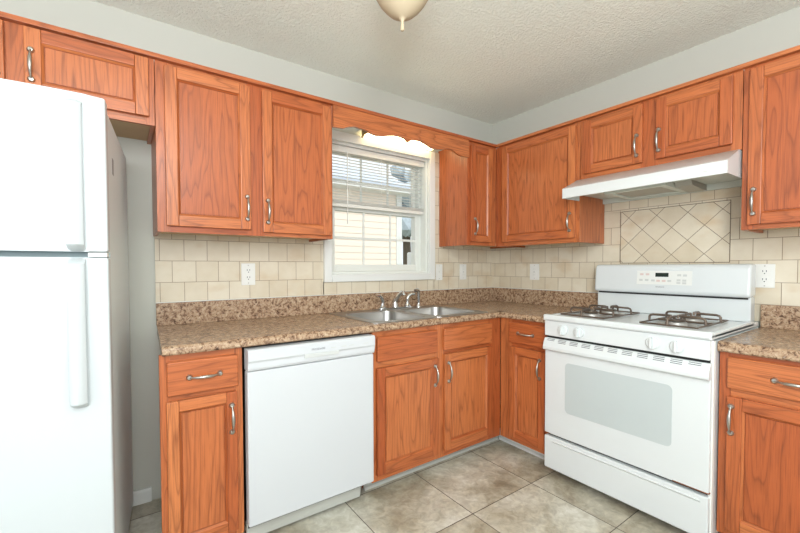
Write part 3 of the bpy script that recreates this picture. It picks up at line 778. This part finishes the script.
for a in ((1.585, 1.712, 0.3015), (DU0_, 1.01, 0.3005)):
    ru = MB(TB).box(a[0], a[1], 0.664, 0.6784, 0.2975, a[2]).build('rusted_edge', M['rust'], od); ru['label'] = 'rusty chipped lower edge of the oven door'
MB(TB).box(U0+0.010, U1-0.014, 0.60, 0.652, 0.276, 0.298).build('drawer_gap', M['black'], rg)
m = MB(TB).box(DU0_, DU1_, 0.642, 0.680, 0.106, 0.282, 0.007, seg=3)
m.prism([(0.679, 0.266), (0.685, 0.262), (0.679, 0.252)], 'x', 1.022, 1.683, 0)
m.build('storage_drawer', M['white'], rg)
MB(TB).box(1.700, 1.7140, 0.640, 0.6565, 0.11, 0.905, 0.002).build('side_trim', M['offwhite'], rg)
for u in (U0+0.05, U1-0.05):
    for dd in (0.09, 0.58): MB(TB).lathe([(0, FLOOR), (0.02, FLOOR), (0.02, FLOOR+0.012), (0.01, FLOOR+0.016), (0.01, 0.107), (0, 0.107)], (u, dd, 0), seg=12).build('levelling_foot', M['black'], rg)
# burners and grates
def burner(u, dd):
    m = MB(TB); z = CT-0.004
    m.lathe([(0, z), (0.078, z), (0.078, z+0.003), (0.060, z+0.0015), (0.045, z+0.002), (0.042, z+0.012), (0.036, z+0.016), (0.0, z+0.017)], (u, dd, 0), seg=28)
    bo_ = m.build('burner', M['burner'], rg)
    MB(TB).lathe([(0, z+0.0172), (0.034, z+0.0172), (0.036, z+0.020), (0.033, z+0.024), (0, z+0.025)], (u, dd, 0), seg=24).build('burner_cap', M['grate'], bo_)
GL = (1.000, 1.235); GRt = (1.405, 1.630)
for a, b_ in (GL, GRt):
    for dd in (0.275, 0.47): burner((a+b_)/2, dd)
def grate(u0, u1):
    m = MB(TB); zb = CT+0.003; zt = CT+0.036; r = 0.0052
    d0, d1 = 0.175, 0.570; um = (u0+u1)/2
    loop = [(u0, d0, zb), (u1, d0, zb), (u1, d1, zb), (u0, d1, zb), (u0, d0, zb)]
    for p, q in zip(loop, loop[1:]): m.tube([p, q], r*0.75, 8)
    dm = (d0+d1)/2; m.tube([(u0, dm, zb), (u1, dm, zb)], r, 8)
    for dc in (0.275, 0.47):
        lo = d0 if dc < 0.4 else dm; hi = dm if dc < 0.4 else d1
        for p, q in (((u0, dc), (um-0.022, dc)), ((u1, dc), (um+0.022, dc)), ((um, lo), (um, dc-0.022)), ((um, hi), (um, dc+0.022))):
            a = Vector((p[0], p[1], zb)); b2 = Vector((q[0], q[1], zt)); dr = (b2-a); dr.z = 0; dr.normalize()
            m.tube([a, a+Vector((0, 0, 0.022))+dr*0.001, a+Vector((0, 0, 0.029))+dr*0.006, a+Vector((0, 0, 0.032))+dr*0.016, b2-dr*0.012, b2, b2-Vector((0, 0, 0.012))+dr*0.002], r*1.05, 8)
    return m.build('burner_grate', M['grate'], rg)
grate(*GL); grate(*GRt)

# ------------------------------------------------------------------ range hood
HU0, HU1 = 0.945, 1.697
hd = thing('range_hood', (-0.24, -(HU0+HU1)/2, 1.592), 'white under-cabinet range hood above the gas range', 'range hood')
m = MB(TB); th = 0.003
m.prism([(0.018, 1.716), (0.326, 1.716), (0.480, 1.646), (0.480, 1.592), (0.474, 1.592), (0.474, 1.640), (0.322, 1.710), (0.018, 1.710)], 'x', HU0, HU1)
for a, b_ in ((HU0, HU0+th), (HU1-th, HU1)): m.prism([(0.018, 1.7098), (0.3219, 1.7098), (0.4739, 1.6398), (0.4739, 1.5922), (0.018, 1.598)], 'x', a, b_)
m.box(HU0, HU1, 0.014, 0.018, 1.600, 1.716)
sh = m.build('shell', M['hood'], hd)
m = MB(TB).box(HU0+th, HU1-th, 0.019, 0.474, 1.630, 1.636)
m.box(HU0+th, HU1-th, 0.462, 0.474, 1.5935, 1.630).box(HU0+th, HU1-th, 0.019, 0.034, 1.600, 1.630)
m.build('underside_pan', M['hood_in'], hd)
m = MB(TB)
f0, f1, e0, e1, zf = 1.12, 1.42, 0.06, 0.35, 1.603
m.box(f0, f1, e0, e0+0.025, zf, 1.630).box(f0, f1, e1-0.025, e1, zf, 1.630).box(f0, f0+0.025, e0+0.025, e1-0.025, zf, 1.630).box(f1-0.03, f1, e0+0.025, e1-0.025, zf, 1.630)
fr = m.build('filter_frame', M['hood_in'], hd)
MB(TB).box(f0+0.025, f1-0.03, e0+0.025, e1-0.025, zf+0.006, zf+0.012).build('grease_filter', M['filter'], fr)
MB(TB).prism([(e0-0.03, 1.630), (e1-0.10, 1.630), (e1-0.12, 1.606), (e0, 1.598), (e0-0.03, 1.602)], 'x', f1+0.002, f1+0.075).build('lamp_housing', M['filter'], hd)
for u in (1.000, 1.040): MB(TB).lathe([(0, 1.615), (0.010, 1.615), (0.010, 1.630), (0, 1.630)], (u, 0.43, 0), seg=12).build('wire_connector', M['black'], hd)
for u in (1.592, 1.622):
    MB(TB).box(u-0.008, u+0.008, 0.4795, 0.4835, 1.612, 1.634, 0.0015).build('rocker_switch', M['offwhite'], hd)

# ------------------------------------------------------------------ refrigerator
FWid = 0.76
fr = thing('refrigerator', (0, 0, FLOOR), 'white top-freezer refrigerator at the left end of the counter', 'refrigerator')
def fbox(*a, **k): return MB().box(*a, **k)
# local frame: x right, y back, front right corner of the doors at (0, 0)
Z0 = FLOOR
fbox(-FWid+0.005, -0.004, 0.075, 0.700, Z0+0.05, 1.697, bev=0.006).build('body', M['fridge_side'], fr)
fbox(-FWid+0.02, -0.02, 0.09, 0.16, Z0+0.008, Z0+0.05).build('toe_grille', M['seal'], fr)
for x in (-FWid+0.06, -0.06):
    for y in (0.18, 0.62): MB().lathe([(0, Z0), (0.022, Z0), (0.022, Z0+0.012), (0.012, Z0+0.018), (0.012, Z0+0.055), (0, Z0+0.055)], (x, y, 0), seg=12).build('levelling_foot', M['black'], fr)
fbox(-FWid+0.012, -0.012, 0.060, 0.076, Z0+0.09, 1.690).build('door_gasket', M['seal'], fr)
fbox(-FWid, -0.002, 0.066, 0.0755, 1.232, 1.2465).build('door_divider', plain('pale_teal_divider', (0.46, 0.58, 0.59), 0.5), fr)
def curved(z0, z1):
    pts = [(-FWid, 0.062)] + [(-FWid + FWid*k/16, 0.018*(2*k/16-1)**4*0.8 + 0.0) for k in range(17)] + [(0, 0.062)]
    return MB().prism(pts, 'z', z0, z1, 0.007, seg=3)
fd = curved(1.248, 1.712).build('freezer_door', M['fridge'], fr)
rd = curved(Z0+0.075, 1.2305).build('fridge_door', M['fridge'], fr)
def bar(z0, z1, par):
    m = MB(); x0, x1 = -0.094, -0.053
    def prof(p): return p
    n = 24; t = bmesh.new(); rings = []
    for k in range(n+1):
        s = k/n; z = z0 + (z1-z0)*s
        q = min(s, 1-s); y = -0.034 + 0.036*max(0, 1-q/0.055)**2.2 if (q < 0.055) else -0.034
        rings.append([t.verts.new(v) for v in ((x0, y+0.012, z), (x0+0.009, y+0.001, z), ((x0+x1)/2, y-0.003, z), (x1-0.009, y+0.001, z), (x1, y+0.012, z), (x1-0.004, y+0.020, z), (x0+0.004, y+0.020, z))])
    for a, b_ in zip(rings, rings[1:]):
        for i in range(7): t.faces.new((a[i], a[(i+1)%7], b_[(i+1)%7], b_[i]))
    t.faces.new(rings[0]); t.faces.new(rings[-1])
    m.merge(t); return m.build('handle', M['fridge'], par)
bar(1.249, 1.690, fd); bar(0.785, 1.2295, rd)
fbox(-0.05, -0.004, 0.02, 0.066, 1.2332, 1.2455).build('hinge_cover', M['offwhite'], fr)
st = fbox(-0.0042, -0.0034, 0.190, 0.225, 1.52, 1.575).build('sticker', M['sticker'], fr)
st['label'] = 'small grey sticker on the fridge side'
fr.location = (-2.585, -0.765, FLOOR); fr.rotation_euler = (0, 0, R(-5.1))

# ------------------------------------------------------------------ ceiling lamp
lx, ly = -1.69, -1.05
lp = thing('ceiling_light', (lx, ly, HC), 'tan glass dome ceiling light with a finial, seen at the top edge', 'light')
MB().lathe([(0, HC), (0.07, HC), (0.07, HC-0.02), (0.02, HC-0.03), (0.009, HC-0.06), (0.009, 2.26), (0, 2.26)], (lx, ly, 0), seg=24).build('canopy', M['brass'], lp)
zb = 2.118
MB().lathe([(0, zb), (0.012, zb+0.001), (0.030, zb+0.009), (0.050, zb+0.021), (0.070, zb+0.040), (0.088, zb+0.063), (0.112, zb+0.105), (0.128, zb+0.150), (0.124, zb+0.150), (0.108, zb+0.107), (0.084, zb+0.066), (0.066, zb+0.044), (0.046, zb+0.026), (0.026, zb+0.014), (0, zb+0.006)], (lx, ly, 0), seg=40).build('glass_bowl', M['lamp_tan'], lp)
MB().lathe([(0, zb-0.045), (0.006, zb-0.043), (0.008, zb-0.036), (0.0065, zb-0.026), (0.0055, zb-0.012), (0.0085, zb-0.004), (0.014, zb+0.001), (0, zb+0.003)], (lx, ly, 0), seg=16).build('finial', M['lamp_tan'], lp)

# ------------------------------------------------------------------ wall plates
def plate(T, name, u0, u1, z0, z1, label, kind, d0=0.0125, cat='outlet'):
    uc, zc = (u0+u1)/2, (z0+z1)/2
    t = thing(name, T @ Vector((uc, d0, z0)), label, cat, 'wall plates on the tile')
    MB(T).box(u0, u1, d0, d0+0.006, z0, z1, 0.002).build('plate', M['offwhite'], t)
    D = d0+0.006
    if kind == 'duplex':
        for s in (-1, 1):
            cz = zc+s*0.0195
            r = MB(T).prism(rrect(uc-0.017, uc+0.017, cz-0.014, cz+0.014, 0.011), 'y', D-0.001, D+0.002).build('receptacle', M['offwhite'], t)
            for du in (-0.0065, 0.0065): MB(T).box(uc+du-0.0014, uc+du+0.0014, D+0.0018, D+0.0024, cz-0.001, cz+0.008).build('slot', M['slot'], r)
            MB(T).lathe([(0, D+0.0018), (0.0028, D+0.0018), (0.0028, D+0.0024), (0, D+0.0024)], (uc, 0, cz-0.008), 'y', 10).build('ground_hole', M['slot'], r)
    elif kind == 'decora':
        r = MB(T).box(uc-0.017, uc+0.017, D-0.001, D+0.002, zc-0.034, zc+0.034, 0.001).build('receptacle', M['offwhite'], t)
        for s in (-1, 1):
            for du in (-0.0065, 0.0065): MB(T).box(uc+du-0.0014, uc+du+0.0014, D+0.0018, D+0.0024, zc+s*0.021-0.004, zc+s*0.021+0.004).build('slot', M['button'], r)
            MB(T).box(uc-0.006, uc+0.006, D+0.0018, D+0.0028, zc+s*0.003-0.002, zc+s*0.003+0.002).build('test_button', M['button'], r)
    else:
        MB(T).box(uc-0.005, uc+0.005, D-0.001, D+0.001, zc-0.012, zc+0.012).prism([(D, zc-0.004), (D+0.012, zc+0.004), (D+0.012, zc+0.009), (D, zc+0.004)], 'x', uc-0.004, uc+0.004).build('toggle', M['offwhite'], t)
    for s in (-1, 1): MB(T).lathe([(0, D), (0.003, D), (0.0025, D+0.001), (0, D+0.001)], (uc, 0, zc+s*0.048), 'y', 10).build('screw', M['nickel'], t)
plate(TA, 'wall_outlet', -2.024, -1.951, 1.103, 1.222, 'white duplex outlet on the tile left of the window', 'duplex')
plate(TA, 'light_switch', -0.636, -0.572, 1.101, 1.220, 'white toggle switch right beside the window casing', 'toggle', cat='switch')
plate(TA, 'wall_outlet', -0.390, -0.318, 1.100, 1.221, 'cream outlet on the window wall near the inside corner', 'decora')
plate(TB, 'wall_outlet', 0.392, 0.472, 1.101, 1.221, 'cream outlet on the range wall left of the range', 'decora')
plate(TB, 'wall_outlet', 1.690, 1.764, 1.096, 1.211, 'cream duplex outlet right behind the range console corner', 'duplex')

# ------------------------------------------------------------------ lower everything so that the floor lies at z = 0
for o in list(COL.objects):
    if o.parent is None and o.type in ('MESH', 'EMPTY'): o.location.z -= FLOOR
